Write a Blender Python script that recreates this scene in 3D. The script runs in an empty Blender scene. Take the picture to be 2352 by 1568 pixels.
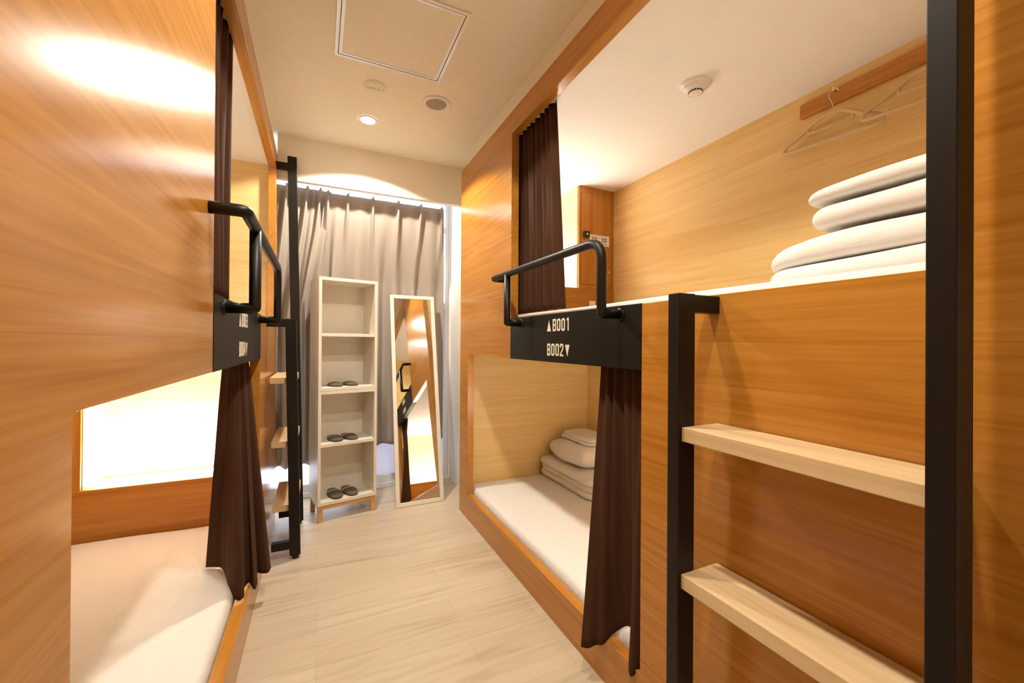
import bpy, bmesh, math, random
from math import pi, sin, cos, radians
from mathutils import Vector, Matrix

sc = bpy.context.scene
COL = sc.collection
random.seed(7)

# ------------------------------------------------------------------ materials
def new_mat(name):
    m = bpy.data.materials.new(name)
    m.use_nodes = True
    nt = m.node_tree
    b = nt.nodes['Principled BSDF']
    return m, nt, b

def nd(nt, typ, **kw):
    n = nt.nodes.new(typ)
    for k, v in kw.items():
        setattr(n, k, v)
    return n

def ramp(nt, stops):
    r = nd(nt, 'ShaderNodeValToRGB')
    e = r.color_ramp.elements
    while len(e) < len(stops):
        e.new(0.5)
    for i, (p, c) in enumerate(stops):
        e[i].position = p
        e[i].color = (*c, 1)
    return r

def wood(name, dark, mid, light, grain='Y', rough=0.3, seams=(), fine=1.0):
    """laminate / timber with a straight grain along one local axis"""
    m, nt, b = new_mat(name)
    L = nt.links.new
    tc = nd(nt, 'ShaderNodeTexCoord')
    def mapped(sc_along, sc_across):
        mp = nd(nt, 'ShaderNodeMapping')
        s = {'X': (sc_along, sc_across, sc_across), 'Y': (sc_across, sc_along, sc_across),
             'Z': (sc_across, sc_across, sc_along)}[grain]
        mp.inputs['Scale'].default_value = s
        L(tc.outputs['Object'], mp.inputs['Vector'])
        return mp
    m1 = mapped(0.5, 12.0)
    n1 = nd(nt, 'ShaderNodeTexNoise')
    n1.inputs['Scale'].default_value = 1.0
    n1.inputs['Detail'].default_value = 5
    n1.inputs['Roughness'].default_value = 0.55
    n1.inputs['Distortion'].default_value = 0.3
    L(m1.outputs[0], n1.inputs['Vector'])
    m2 = mapped(4.0 * fine, 150.0 * fine)
    n2 = nd(nt, 'ShaderNodeTexNoise')
    n2.inputs['Scale'].default_value = 1.0
    n2.inputs['Detail'].default_value = 3
    L(m2.outputs[0], n2.inputs['Vector'])
    m3 = mapped(1.6, 62.0)
    n3 = nd(nt, 'ShaderNodeTexNoise')
    n3.inputs['Scale'].default_value = 1.0
    n3.inputs['Detail'].default_value = 4
    n3.inputs['Distortion'].default_value = 0.4
    L(m3.outputs[0], n3.inputs['Vector'])
    a1 = nd(nt, 'ShaderNodeMath', operation='MULTIPLY'); a1.inputs[1].default_value = 0.36
    L(n1.outputs['Fac'], a1.inputs[0])
    a2 = nd(nt, 'ShaderNodeMath', operation='MULTIPLY_ADD'); a2.inputs[1].default_value = 0.2
    L(n2.outputs['Fac'], a2.inputs[0]); L(a1.outputs[0], a2.inputs[2])
    a3 = nd(nt, 'ShaderNodeMath', operation='MULTIPLY_ADD'); a3.inputs[1].default_value = 0.44
    L(n3.outputs['Fac'], a3.inputs[0]); L(a2.outputs[0], a3.inputs[2])
    r = ramp(nt, [(0.36, dark), (0.5, mid), (0.66, light)])
    L(a3.outputs[0], r.inputs['Fac'])
    col = r.outputs['Color']
    if seams:                                    # fine butt joints between boards
        sep = nd(nt, 'ShaderNodeSeparateXYZ')
        L(tc.outputs['Object'], sep.inputs[0])
        for ax, pos, w in seams:
            d = nd(nt, 'ShaderNodeMath', operation='SUBTRACT'); d.inputs[1].default_value = pos
            L(sep.outputs[ax], d.inputs[0])
            ab = nd(nt, 'ShaderNodeMath', operation='ABSOLUTE'); L(d.outputs[0], ab.inputs[0])
            lt = nd(nt, 'ShaderNodeMath', operation='LESS_THAN'); lt.inputs[1].default_value = w
            L(ab.outputs[0], lt.inputs[0])
            fac = nd(nt, 'ShaderNodeMath', operation='MULTIPLY'); fac.inputs[1].default_value = 0.3
            L(lt.outputs[0], fac.inputs[0])
            mx = nd(nt, 'ShaderNodeMix', data_type='RGBA')
            L(fac.outputs[0], mx.inputs['Factor'])
            L(col, mx.inputs[6])
            mx.inputs[7].default_value = (dark[0]*.6, dark[1]*.55, dark[2]*.5, 1)
            col = mx.outputs[2]
    L(col, b.inputs['Base Color'])
    b.inputs['Roughness'].default_value = rough
    bp = nd(nt, 'ShaderNodeBump')
    bp.inputs['Strength'].default_value = 0.06
    bp.inputs['Distance'].default_value = 0.002
    L(a3.outputs[0], bp.inputs['Height'])
    L(bp.outputs[0], b.inputs['Normal'])
    return m

def plain(name, col, rough=0.5, metal=0.0, noise=0.0, scale=40.0, bump=0.0, spec=0.5):
    m, nt, b = new_mat(name)
    b.inputs['Base Color'].default_value = (*col, 1)
    b.inputs['Roughness'].default_value = rough
    b.inputs['Metallic'].default_value = metal
    b.inputs['Specular IOR Level'].default_value = spec
    if noise or bump:
        tc = nd(nt, 'ShaderNodeTexCoord')
        n = nd(nt, 'ShaderNodeTexNoise')
        n.inputs['Scale'].default_value = scale
        n.inputs['Detail'].default_value = 4
        nt.links.new(tc.outputs['Object'], n.inputs['Vector'])
        if noise:
            r = ramp(nt, [(0.3, tuple(c*(1-noise) for c in col)), (0.7, tuple(min(1, c*(1+noise)) for c in col))])
            nt.links.new(n.outputs['Fac'], r.inputs['Fac'])
            nt.links.new(r.outputs['Color'], b.inputs['Base Color'])
        if bump:
            bp = nd(nt, 'ShaderNodeBump')
            bp.inputs['Strength'].default_value = bump
            bp.inputs['Distance'].default_value = 0.01
            nt.links.new(n.outputs['Fac'], bp.inputs['Height'])
            nt.links.new(bp.outputs[0], b.inputs['Normal'])
    return m

def fabric(name, col, rough=0.9, weave=900.0, sheen=0.0, var=0.08, crease=0.0):
    m, nt, b = new_mat(name)
    L = nt.links.new
    tc = nd(nt, 'ShaderNodeTexCoord')
    n = nd(nt, 'ShaderNodeTexNoise'); n.inputs['Scale'].default_value = weave; n.inputs['Detail'].default_value = 2
    L(tc.outputs['Object'], n.inputs['Vector'])
    r = ramp(nt, [(0.3, tuple(c*(1-var) for c in col)), (0.7, tuple(min(1, c*(1+var)) for c in col))])
    L(n.outputs['Fac'], r.inputs['Fac']); L(r.outputs['Color'], b.inputs['Base Color'])
    b.inputs['Roughness'].default_value = rough
    b.inputs['Specular IOR Level'].default_value = 0.25
    b.inputs['Sheen Weight'].default_value = sheen
    b.inputs['Sheen Roughness'].default_value = 0.4
    bp = nd(nt, 'ShaderNodeBump'); bp.inputs['Strength'].default_value = 0.08; bp.inputs['Distance'].default_value = 0.001
    L(n.outputs['Fac'], bp.inputs['Height'])
    if crease:
        n2 = nd(nt, 'ShaderNodeTexNoise'); n2.inputs['Scale'].default_value = 7; n2.inputs['Detail'].default_value = 3
        n2.inputs['Distortion'].default_value = 1.2
        L(tc.outputs['Object'], n2.inputs['Vector'])
        b2 = nd(nt, 'ShaderNodeBump'); b2.inputs['Strength'].default_value = crease; b2.inputs['Distance'].default_value = 0.03
        L(n2.outputs['Fac'], b2.inputs['Height']); L(bp.outputs[0], b2.inputs['Normal'])
        L(b2.outputs[0], b.inputs['Normal'])
    else:
        L(bp.outputs[0], b.inputs['Normal'])
    return m

def emitter(name, col, strength):
    m, nt, b = new_mat(name)
    b.inputs['Base Color'].default_value = (*col, 1)
    b.inputs['Emission Color'].default_value = (*col, 1)
    b.inputs['Emission Strength'].default_value = strength
    return m

W_D, W_M, W_L = (0.375, 0.138, 0.016), (0.46, 0.190, 0.027), (0.55, 0.25, 0.046)
I_D, I_M, I_L = (0.64, 0.425, 0.155), (0.71, 0.505, 0.215), (0.77, 0.57, 0.275)
M = {}
M['wood_front'] = wood('honey_laminate', W_D, W_M, W_L, 'Y', 0.20, seams=(('Z', 1.257, 0.0011),))
M['wood_front_x'] = wood('honey_laminate_cross', W_D, W_M, W_L, 'X', 0.26)
M['wood_front_z'] = wood('honey_laminate_upright', W_D, W_M, W_L, 'Z', 0.26)
M['wood_in_x'] = wood('pale_laminate_cross', I_D, I_M, I_L, 'X', 0.32, seams=(('Z', 0.52, 0.001), ('Z', 1.98, 0.001)))
M['wood_in_y'] = wood('pale_laminate', I_D, I_M, I_L, 'Y', 0.32)
M['wood_niche_lit'] = wood('pale_laminate_lit', (0.66, 0.50, 0.29), (0.73, 0.58, 0.36), (0.78, 0.65, 0.44), 'X', 0.4)  # interior laminate with the strip light's glow painted in as a paler tone
M['rung'] = wood('ash_timber', (0.56, 0.38, 0.19), (0.65, 0.47, 0.26), (0.72, 0.55, 0.33), 'Y', 0.45, fine=1.3)
M['leg_wood'] = wood('beech_timber', (0.50, 0.27, 0.09), (0.60, 0.34, 0.12), (0.66, 0.40, 0.16), 'X', 0.45)
M['black'] = plain('black_powder_coat', (0.009, 0.006, 0.004), 0.42, 0.0, 0.1, 300, 0.02, 0.25)
M['plate'] = plain('black_sign_plate', (0.010, 0.0075, 0.005), 0.5, 0.0, spec=0.15)
M['letter'] = plain('cream_lettering', (0.78, 0.70, 0.55), 0.6)
M['brown'] = fabric('dark_brown_curtain_cloth', (0.056, 0.0205, 0.008), 0.9, 700, 0.0, 0.12)
M['grey'] = fabric('greige_blackout_cloth', (0.40, 0.335, 0.285), 0.9, 800, 0.15, 0.05)
M['linen'] = fabric('white_bed_linen', (0.73, 0.70, 0.665), 0.9, 900, 0.1, 0.03, 0.25)
M['paint'] = plain('cream_wall_paint', (0.87, 0.82, 0.72), 0.75, 0, 0.02, 60, 0.03)
M['ceil'] = plain('cream_ceiling_paint', (0.87, 0.82, 0.70), 0.75, 0, 0.02, 30, 0.02)
M['ceil_white'] = plain('white_bunk_ceiling', (0.86, 0.85, 0.82), 0.7, 0, 0.01, 20)
M['white'] = plain('white_satin', (0.74, 0.685, 0.59), 0.42, 0, 0.02, 20)
M['white_plastic'] = plain('white_plastic', (0.80, 0.77, 0.72), 0.35)
M['alu'] = plain('silver_aluminium', (0.78, 0.78, 0.80), 0.32, 0.75)
M['upvc'] = plain('white_window_frame', (0.80, 0.80, 0.84), 0.4)
M['dark_gap'] = plain('shadow_gap', (0.03, 0.025, 0.02), 0.9)
M['mesh'] = plain('speaker_mesh', (0.40, 0.34, 0.27), 0.8, 0, 0.25, 900, 0.2)
M['slot'] = plain('black_slot', (0.015, 0.01, 0.008), 0.7)
M['felt'] = fabric('charcoal_felt', (0.115, 0.092, 0.062), 0.95, 500, 0.2, 0.25)
M['piping'] = fabric('beige_piping', (0.70, 0.62, 0.48), 0.9)
M['hanger'] = fabric('beige_flocked_hanger', (0.60, 0.45, 0.26), 0.85, 1500)
M['steel'] = plain('hanger_steel', (0.75, 0.72, 0.66), 0.25, 1.0)
M['paper'] = plain('white_paper', (0.82, 0.76, 0.68), 0.8)
M['ink'] = plain('grey_ink', (0.20, 0.18, 0.17), 0.8)
M['green'] = plain('green_mark', (0.25, 0.45, 0.12), 0.6)
M['lamp'] = emitter('downlight_lens', (1.0, 0.95, 0.86), 60.0)
M['led'] = emitter('warm_strip_light', (1.0, 0.985, 0.93), 138.0)

M['led_low'] = emitter('warm_strip_light_lower', (1.0, 0.985, 0.93), 170.0)

# vinyl floor: pale oak boards laid across the aisle
m, nt, b = new_mat('pale_oak_vinyl'); M['floor'] = m
L = nt.links.new
tc = nd(nt, 'ShaderNodeTexCoord')
mp = nd(nt, 'ShaderNodeMapping'); L(tc.outputs['Object'], mp.inputs['Vector'])
br = nd(nt, 'ShaderNodeTexBrick'); br.offset = 0.37
br.inputs['Scale'].default_value = 1.0
br.inputs['Brick Width'].default_value = 0.92
br.inputs['Row Height'].default_value = 0.15
br.inputs['Mortar Size'].default_value = 0.0009
br.inputs['Color1'].default_value = (0.56, 0.455, 0.33, 1)
br.inputs['Color2'].default_value = (0.61, 0.505, 0.38, 1)
br.inputs['Mortar'].default_value = (0.43, 0.33, 0.23, 1)
L(mp.outputs[0], br.inputs['Vector'])
m2 = nd(nt, 'ShaderNodeMapping'); m2.inputs['Scale'].default_value = (1.6, 20, 1); L(tc.outputs['Object'], m2.inputs['Vector'])
n1 = nd(nt, 'ShaderNodeTexNoise'); n1.inputs['Detail'].default_value = 6; n1.inputs['Distortion'].default_value = 0.8
n1.inputs['Scale'].default_value = 1.0
L(m2.outputs[0], n1.inputs['Vector'])
rr = ramp(nt, [(0.25, (0.72, 0.68, 0.62)), (0.5, (0.96, 0.95, 0.93)), (0.75, (1, 1, 1))])
L(n1.outputs['Fac'], rr.inputs['Fac'])
mx = nd(nt, 'ShaderNodeMix', data_type='RGBA', blend_type='MULTIPLY'); mx.inputs['Factor'].default_value = 1
L(br.outputs['Color'], mx.inputs[6]); L(rr.outputs['Color'], mx.inputs[7])
L(mx.outputs[2], b.inputs['Base Color'])
b.inputs['Roughness'].default_value = 0.38

# mirror, clear glass, frosted glass
m, nt, b = new_mat('mirror_silver'); M['mirror'] = m
b.inputs['Base Color'].default_value = (0.92, 0.92, 0.90, 1); b.inputs['Metallic'].default_value = 1; b.inputs['Roughness'].default_value = 0.015
m = bpy.data.materials.new('clear_window_glass'); m.use_nodes = True; M['glass'] = m
nt = m.node_tree; nt.nodes.clear()
o = nd(nt, 'ShaderNodeOutputMaterial'); mixn = nd(nt, 'ShaderNodeMixShader')
tr = nd(nt, 'ShaderNodeBsdfTransparent'); tr.inputs['Color'].default_value = (0.93, 0.95, 0.96, 1)
gl = nd(nt, 'ShaderNodeBsdfGlossy'); gl.inputs['Roughness'].default_value = 0.05
mixn.inputs[0].default_value = 0.06
nt.links.new(tr.outputs[0], mixn.inputs[1]); nt.links.new(gl.outputs[0], mixn.inputs[2]); nt.links.new(mixn.outputs[0], o.inputs[0])
m = bpy.data.materials.new('frosted_window_glass'); m.use_nodes = True; M['frost'] = m
nt = m.node_tree; nt.nodes.clear()
o = nd(nt, 'ShaderNodeOutputMaterial'); mixn = nd(nt, 'ShaderNodeMixShader')
tr = nd(nt, 'ShaderNodeBsdfTranslucent'); tr.inputs['Color'].default_value = (0.62, 0.60, 0.64, 1)
gl = nd(nt, 'ShaderNodeBsdfDiffuse'); gl.inputs['Color'].default_value = (0.75, 0.74, 0.78, 1)
mixn.inputs[0].default_value = 0.5
nt.links.new(tr.outputs[0], mixn.inputs[1]); nt.links.new(gl.outputs[0], mixn.inputs[2]); nt.links.new(mixn.outputs[0], o.inputs[0])

# ------------------------------------------------------------------ mesh helpers
def box(bm, x0, y0, z0, x1, y1, z1, mi=0, bev=0.0, seg=2):
    vs = [bm.verts.new((x, y, z)) for x in (x0, x1) for y in (y0, y1) for z in (z0, z1)]
    F = [(0, 1, 3, 2), (4, 6, 7, 5), (0, 4, 5, 1), (2, 3, 7, 6), (0, 2, 6, 4), (1, 5, 7, 3)]
    fs = [bm.faces.new([vs[i] for i in f]) for f in F]
    for f in fs:
        f.material_index = mi
    if bev:
        es = list({e for f in fs for e in f.edges})
        bmesh.ops.bevel(bm, geom=es, offset=bev, segments=seg, profile=0.6, affect='EDGES')
    return fs

def obox(bm, frame, x0, y0, z0, x1, y1, z1, bev=0.0):
    """box in a local frame (Matrix)"""
    b2 = bmesh.new(); box(b2, x0, y0, z0, x1, y1, z1, 0, bev); b2.transform(frame)
    me = bpy.data.meshes.new('tmp'); b2.to_mesh(me); bm.from_mesh(me); bpy.data.meshes.remove(me); b2.free()

def tube(bm, pts, r, seg=14, cap=True, closed=False):
    pts = [Vector(p) for p in pts]
    rings = []
    n = len(pts)
    up = None
    for i, p in enumerate(pts):
        if closed:
            t = (pts[(i+1) % n] - pts[i-1]).normalized()
        else:
            t = (pts[min(i+1, n-1)] - pts[max(i-1, 0)]).normalized()
        if up is None:
            up = Vector((0, 0, 1)) if abs(t.z) < 0.9 else Vector((1, 0, 0))
        a = (up - t*up.dot(t)).normalized(); up = a
        bb = t.cross(a)
        rings.append([bm.verts.new(p + a*cos(2*pi*k/seg)*r + bb*sin(2*pi*k/seg)*r) for k in range(seg)])
    rng = range(n) if closed else range(n-1)
    for i in rng:
        A, B = rings[i], rings[(i+1) % n]
        for k in range(seg):
            f = bm.faces.new((A[k], A[(k+1) % seg], B[(k+1) % seg], B[k])); f.smooth = True
    if cap and not closed:
        bm.faces.new(rings[0][::-1]); bm.faces.new(rings[-1])

def bend(pts, rad, n=6):
    """round the corners of a polyline"""
    pts = [Vector(p) for p in pts]
    out = [pts[0]]
    for i in range(1, len(pts)-1):
        a, p, c = pts[i-1], pts[i], pts[i+1]
        r = rad[i-1] if isinstance(rad, (list, tuple)) else rad
        u = (a-p); v = (c-p)
        r = min(r, u.length*0.49, v.length*0.49)
        u.normalize(); v.normalize()
        p0, p1 = p + u*r, p + v*r
        for k in range(n+1):
            t = k/n
            out.append(p0*(1-t)**2 + p*2*t*(1-t) + p1*t*t)
    out.append(pts[-1])
    return out

def lathe(bm, prof, c=(0, 0, 0), seg=40, mi=0, smooth=True):
    """prof: list of (r, z) from the axis outwards"""
    rings = []
    for r, z in prof:
        if r < 1e-6:
            rings.append([bm.verts.new((c[0], c[1], c[2]+z))])
        else:
            rings.append([bm.verts.new((c[0]+r*cos(2*pi*k/seg), c[1]+r*sin(2*pi*k/seg), c[2]+z)) for k in range(seg)])
    for A, B in zip(rings, rings[1:]):
        for k in range(seg):
            k2 = (k+1) % seg
            if len(A) == 1 and len(B) == 1:
                continue
            vs = (A[0], B[k], B[k2]) if len(A) == 1 else ((A[k], B[0], A[k2]) if len(B) == 1 else (A[k], B[k], B[k2], A[k2]))
            f = bm.faces.new(vs); f.material_index = mi; f.smooth = smooth

def cells(bm, ys, zs, solid, x0, x1):
    """sheet of thickness x0..x1 in the YZ plane with openings"""
    ny, nz = len(ys)-1, len(zs)-1
    V = {}
    def v(i, j, s):
        if (i, j, s) not in V:
            V[(i, j, s)] = bm.verts.new((x0 if s == 0 else x1, ys[i], zs[j]))
        return V[(i, j, s)]
    S = lambda i, j: 0 <= i < ny and 0 <= j < nz and solid((ys[i]+ys[i+1])/2, (zs[j]+zs[j+1])/2)
    for i in range(ny):
        for j in range(nz):
            if not S(i, j):
                continue
            bm.faces.new((v(i, j, 0), v(i, j+1, 0), v(i+1, j+1, 0), v(i+1, j, 0)))
            bm.faces.new((v(i, j, 1), v(i+1, j, 1), v(i+1, j+1, 1), v(i, j+1, 1)))
            if not S(i-1, j): bm.faces.new((v(i, j, 0), v(i, j, 1), v(i, j+1, 1), v(i, j+1, 0)))
            if not S(i+1, j): bm.faces.new((v(i+1, j, 0), v(i+1, j+1, 0), v(i+1, j+1, 1), v(i+1, j, 1)))
            if not S(i, j-1): bm.faces.new((v(i, j, 0), v(i+1, j, 0), v(i+1, j, 1), v(i, j, 1)))
            if not S(i, j+1): bm.faces.new((v(i, j+1, 0), v(i, j+1, 1), v(i+1, j+1, 1), v(i+1, j+1, 0)))

def link(name, bm, mats, parent=None, smooth=False, origin=None):
    bmesh.ops.recalc_face_normals(bm, faces=bm.faces[:])
    if origin is not None:
        bmesh.ops.translate(bm, vec=-Vector(origin), verts=bm.verts[:])
    me = bpy.data.meshes.new(name)
    bm.to_mesh(me); bm.free()
    if not isinstance(mats, (list, tuple)):
        mats = [mats]
    for mt in mats:
        me.materials.append(mt)
    if smooth:
        for p in me.polygons:
            p.use_smooth = True
    o = bpy.data.objects.new(name, me)
    COL.objects.link(o)
    if origin is not None:
        o.location = origin
    if parent is not None:
        o.parent = parent
    return o

def thing(name, label, cat, loc=(0, 0, 0), rotz=0.0, group=None):
    o = bpy.data.objects.new(name, None)
    o.empty_display_size = 0.1
    COL.objects.link(o)
    o.location = loc; o.rotation_euler = (0, 0, rotz)
    o['label'] = label; o['category'] = cat
    if group: o['group'] = group
    return o

def tag(o, label, cat, group=None):
    o['label'] = label; o['category'] = cat
    if group: o['group'] = group
    return o

def struct(name, bm, mats, parent=None):
    o = link(name, bm, mats, parent)
    if parent is None:
        o['kind'] = 'structure'
    return o

def bevel_mod(o, w, seg=2, ang=40):
    md = o.modifiers.new('bevel', 'BEVEL'); md.width = w; md.segments = seg; md.limit_method = 'ANGLE'; md.angle_limit = radians(ang)
    md.harden_normals = False
    return o

def B(*a, **k):
    bm = bmesh.new(); box(bm, *a, **k); return bm

def catmull(P, per=8):
    P = [Vector(p) for p in P]
    out = []
    for i in range(len(P)-1):
        p0, p1, p2, p3 = P[max(i-1, 0)], P[i], P[i+1], P[min(i+2, len(P)-1)]
        for k in range(per):
            t = k/per
            out.append(0.5*((2*p1)+(p2-p0)*t+(2*p0-5*p1+4*p2-p3)*t*t+(3*p1-p0-3*p2+p3)*t**3))
    out.append(P[-1])
    return out

def resample(P, n):
    P = [Vector(p) for p in P]
    d = [0]
    for a, c in zip(P, P[1:]):
        d.append(d[-1]+(c-a).length)
    out = []; j = 0
    for i in range(n):
        s = d[-1]*i/(n-1)
        while j < len(d)-2 and d[j+1] < s:
            j += 1
        t = (s-d[j])/max(d[j+1]-d[j], 1e-9)
        out.append(P[j].lerp(P[j+1], min(max(t, 0), 1)))
    return out

def pleats(p0, p1, n, amp, nrm, seed=0, irregular=0.25, per=10, phase=0.0):
    """zig-zag fold line from p0 to p1"""
    rnd = random.Random(seed)
    p0, p1, nrm = Vector(p0), Vector(p1), Vector(nrm)
    ctrl = [p0.copy()]
    k = 2*n
    for i in range(1, k):
        t = (i + rnd.uniform(-irregular, irregular))/k
        s = 1 if i % 2 else -1
        ctrl.append(p0.lerp(p1, t) + nrm*amp*s*rnd.uniform(0.65, 1.15))
    ctrl.append(p1.copy())
    return catmull(ctrl, per)

def drape(bm, top, bot, nv=26, n=None, prof=lambda v: v, mid=None, mi=0):
    n = n or max(len(top), len(bot))
    T = resample(top, n); Bt = resample(bot, n)
    rows = []
    for j in range(nv+1):
        v = j/nv
        w = prof(v)
        row = []
        for i in range(n):
            p = T[i].lerp(Bt[i], w)
            p.z = T[i].z + (Bt[i].z-T[i].z)*v
            if mid: p = mid(p, i/(n-1), v)
            row.append(bm.verts.new(p))
        rows.append(row)
    for j in range(nv):
        for i in range(n-1):
            f = bm.faces.new((rows[j][i], rows[j][i+1], rows[j+1][i+1], rows[j+1][i])); f.smooth = True; f.material_index = mi
    return rows

def solidify(o, t, off=0.0):
    md = o.modifiers.new('thickness', 'SOLIDIFY'); md.thickness = t; md.offset = off
    return o

def pillow_bm(x0, y0, z0, x1, y1, z1, n=18, pinch=0.55, seed=0, sag=0.0):
    """soft closed cushion with pinched rim"""
    bm = bmesh.new()
    rnd = random.Random(seed)
    ph = [rnd.uniform(0, 6.28) for _ in range(6)]
    cx, cy, cz = (x0+x1)/2, (y0+y1)/2, (z0+z1)/2
    hx, hy, hz = (x1-x0)/2, (y1-y0)/2, (z1-z0)/2
    def pt(u, v, s):
        e = (1-abs(u)**4)*(1-abs(v)**4)
        h = 0.16 + 0.84*max(e, 0)**0.42
        if max(abs(u), abs(v)) > 0.999: h = 0.0
        w = 1 - 0.04*(1-abs(u)**2)*(abs(v)**6) - 0.04*(1-abs(v)**2)*(abs(u)**6)
        u, v = u*math.sqrt(1-0.30*v*v), v*math.sqrt(1-0.30*u*u)
        wr = 0.06*sin(5*u+ph[0]+2*v)+0.05*sin(7*v+ph[1]-2*u)
        zz = cz + s*hz*h*(1+wr) - sag*(u*u+v*v)
        if s < 0:
            zz = max(zz, z0)
        return (cx+hx*u*w, cy+hy*v*w, zz)
    g = [-1+2*i/n for i in range(n+1)]
    g = [math.copysign(abs(t)**0.8, t) for t in g]
    top = [[bm.verts.new(pt(u, v, 1)) for v in g] for u in g]
    bot = [[(top[i][j] if i in (0, n) or j in (0, n) else bm.verts.new(pt(g[i], g[j], -1))) for j in range(n+1)] for i in range(n+1)]
    for i in range(n):
        for j in range(n):
            f = bm.faces.new((top[i][j], top[i+1][j], top[i+1][j+1], top[i][j+1])); f.smooth = True
            f = bm.faces.new((bot[i][j], bot[i][j+1], bot[i+1][j+1], bot[i+1][j])); f.smooth = True
    return bm

def folded_bm(x0, y0, z0, x1, y1, z1, layers=2, seed=0, taper=0.0):
    """layers of soft quilt: rounded slabs fused to a single closed pad per layer"""
    bm = bmesh.new()
    rnd = random.Random(seed)
    h = (z1-z0)/layers
    for k in range(layers):
        dx = rnd.uniform(-0.008, 0.008); dy = rnd.uniform(-0.008, 0.008)
        ph = rnd.uniform(0, 6)
        za, zb = z0+k*h-0.001*k, z0+(k+1)*h+0.001
        r = h*0.5
        cx, cy, cz = (x0+x1)/2+dx, (y0+y1)/2+dy, (za+zb)/2
        prof = []
        m = 8
        rings = []
        # rounded rectangle outline
        hx, hy = (x1-x0)/2, (y1-y0)/2
        rc = 0.06
        out = []
        for (sx, sy, a0) in ((1, 1, 0), (-1, 1, pi/2), (-1, -1, pi), (1, -1, 3*pi/2)):
            for q in range(7):
                a = a0+q*pi/12
                out.append((sx*(hx-rc)+rc*cos(a), sy*(hy-rc)+rc*sin(a)))
        # densify long sides
        dense = []
        for i, p in enumerate(out):
            q = out[(i+1) % len(out)]
            L_ = math.dist(p, q); c = max(1, int(L_/0.05))
            for t in range(c):
                dense.append((p[0]+(q[0]-p[0])*t/c, p[1]+(q[1]-p[1])*t/c))
        for a in range(m+1):
            th = -pi/2+pi*a/m
            ins = r*(1-cos(th)); zz = (zb-za)/2*sin(th)
            ring = []
            for (px, py) in dense:
                l = math.hypot(px, py)
                s = max(l-ins, 0.001)/l
                wob = 0.004*sin(9*px+ph)+0.004*sin(11*py+2*ph)
                ring.append(bm.verts.new((cx+px*s, cy+py*s, cz+zz+wob*(0.5+0.5*sin(th)))))
            rings.append(ring)
        N = len(dense)
        for A, Bq in zip(rings, rings[1:]):
            for i in range(N):
                f = bm.faces.new((A[i], A[(i+1) % N], Bq[(i+1) % N], Bq[i])); f.smooth = True
        # caps: inner grid by scaled rings
        for ring, top in ((rings[-1], True), (rings[0], False)):
            prev = ring
            for s in (0.75, 0.45, 0.2):
                cur = []
                for i in range(N):
                    p = ring[i].co
                    bulge = (0.012 if top else 0.0)*(1-s)
                    cur.append(bm.verts.new((cx+(p.x-cx)*s, cy+(p.y-cy)*s, p.z+bulge+0.003*sin(6*p.x*s+4*p.y+ph))))
                for i in range(N):
                    f = bm.faces.new((prev[i], prev[(i+1) % N], cur[(i+1) % N], cur[i])); f.smooth = True
                prev = cur
            c = bm.verts.new((cx, cy, sum(v.co.z for v in prev)/N))
            for i in range(N):
                f = bm.faces.new((prev[i], prev[(i+1) % N], c)); f.smooth = True
    if taper:                                    # the folded end lies flatter than the middle of the pile
        for v in bm.verts:
            d = max(0.0, min(1.0, (y1-v.co.y)/0.34)); d = math.sqrt(1-(1-d)**2)
            v.co.z = z0+(v.co.z-z0)*(1-taper*(1-d))
    return bm

def mattress_bm(x0, y0, z0, x1, y1, z1, r=0.035, seed=0, nx=26, ny=50, wr=0.004):
    """flat futon with rounded, slightly wrinkled edges"""
    bm = bmesh.new()
    rnd = random.Random(seed); ph = [rnd.uniform(0, 6.28) for _ in range(8)]
    def warp(t, a, b_, n):
        return a+(b_-a)*t
    def gl(n):
        g = []
        for i in range(n+1):
            t = i/n
            g.append(0.5-0.5*cos(pi*t)*(0.35+0.65*abs(cos(pi*t))**0.0) if False else t)
        return g
    gx = sorted(set([0, .006, .014, .024, .036, .05]+[0.05+0.9*i/nx for i in range(1, nx)]+[.95, .964, .976, .986, .994, 1]))
    gy = sorted(set([0, .003, .007, .012, .018, .025]+[0.025+0.95*i/ny for i in range(1, ny)]+[.975, .982, .988, .993, .997, 1]))
    Lx, Ly = x1-x0, y1-y0
    def top(u, v):
        dx = min(u, 1-u)*Lx; dy = min(v, 1-v)*Ly
        z = z1
        for d in (dx, dy):
            if d < r:
                z -= r-math.sqrt(max(r*r-(r-d)**2, 0))
        x, y = x0+u*Lx, y0+v*Ly
        z += wr*(sin(5.1*x+ph[0]+2.2*y)*sin(3.7*y+ph[1]))+wr*0.5*sin(13*x+ph[2]-4*y)*sin(2.5*y+ph[3])
        return (x, y, z)
    G = [[bm.verts.new(top(u, v)) for v in gy] for u in gx]
    for i in range(len(gx)-1):
        for j in range(len(gy)-1):
            f = bm.faces.new((G[i][j], G[i+1][j], G[i+1][j+1], G[i][j+1])); f.smooth = True
    border = [G[i][0] for i in range(len(gx))]+[G[-1][j] for j in range(1, len(gy))]+[G[i][-1] for i in range(len(gx)-2, -1, -1)]+[G[0][j] for j in range(len(gy)-2, 0, -1)]
    low = [bm.verts.new((v.co.x, v.co.y, z0)) for v in border]
    N = len(border)
    for i in range(N):
        f = bm.faces.new((border[i], low[i], low[(i+1) % N], border[(i+1) % N])); f.smooth = True
    bm.faces.new(low)
    return bm

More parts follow.
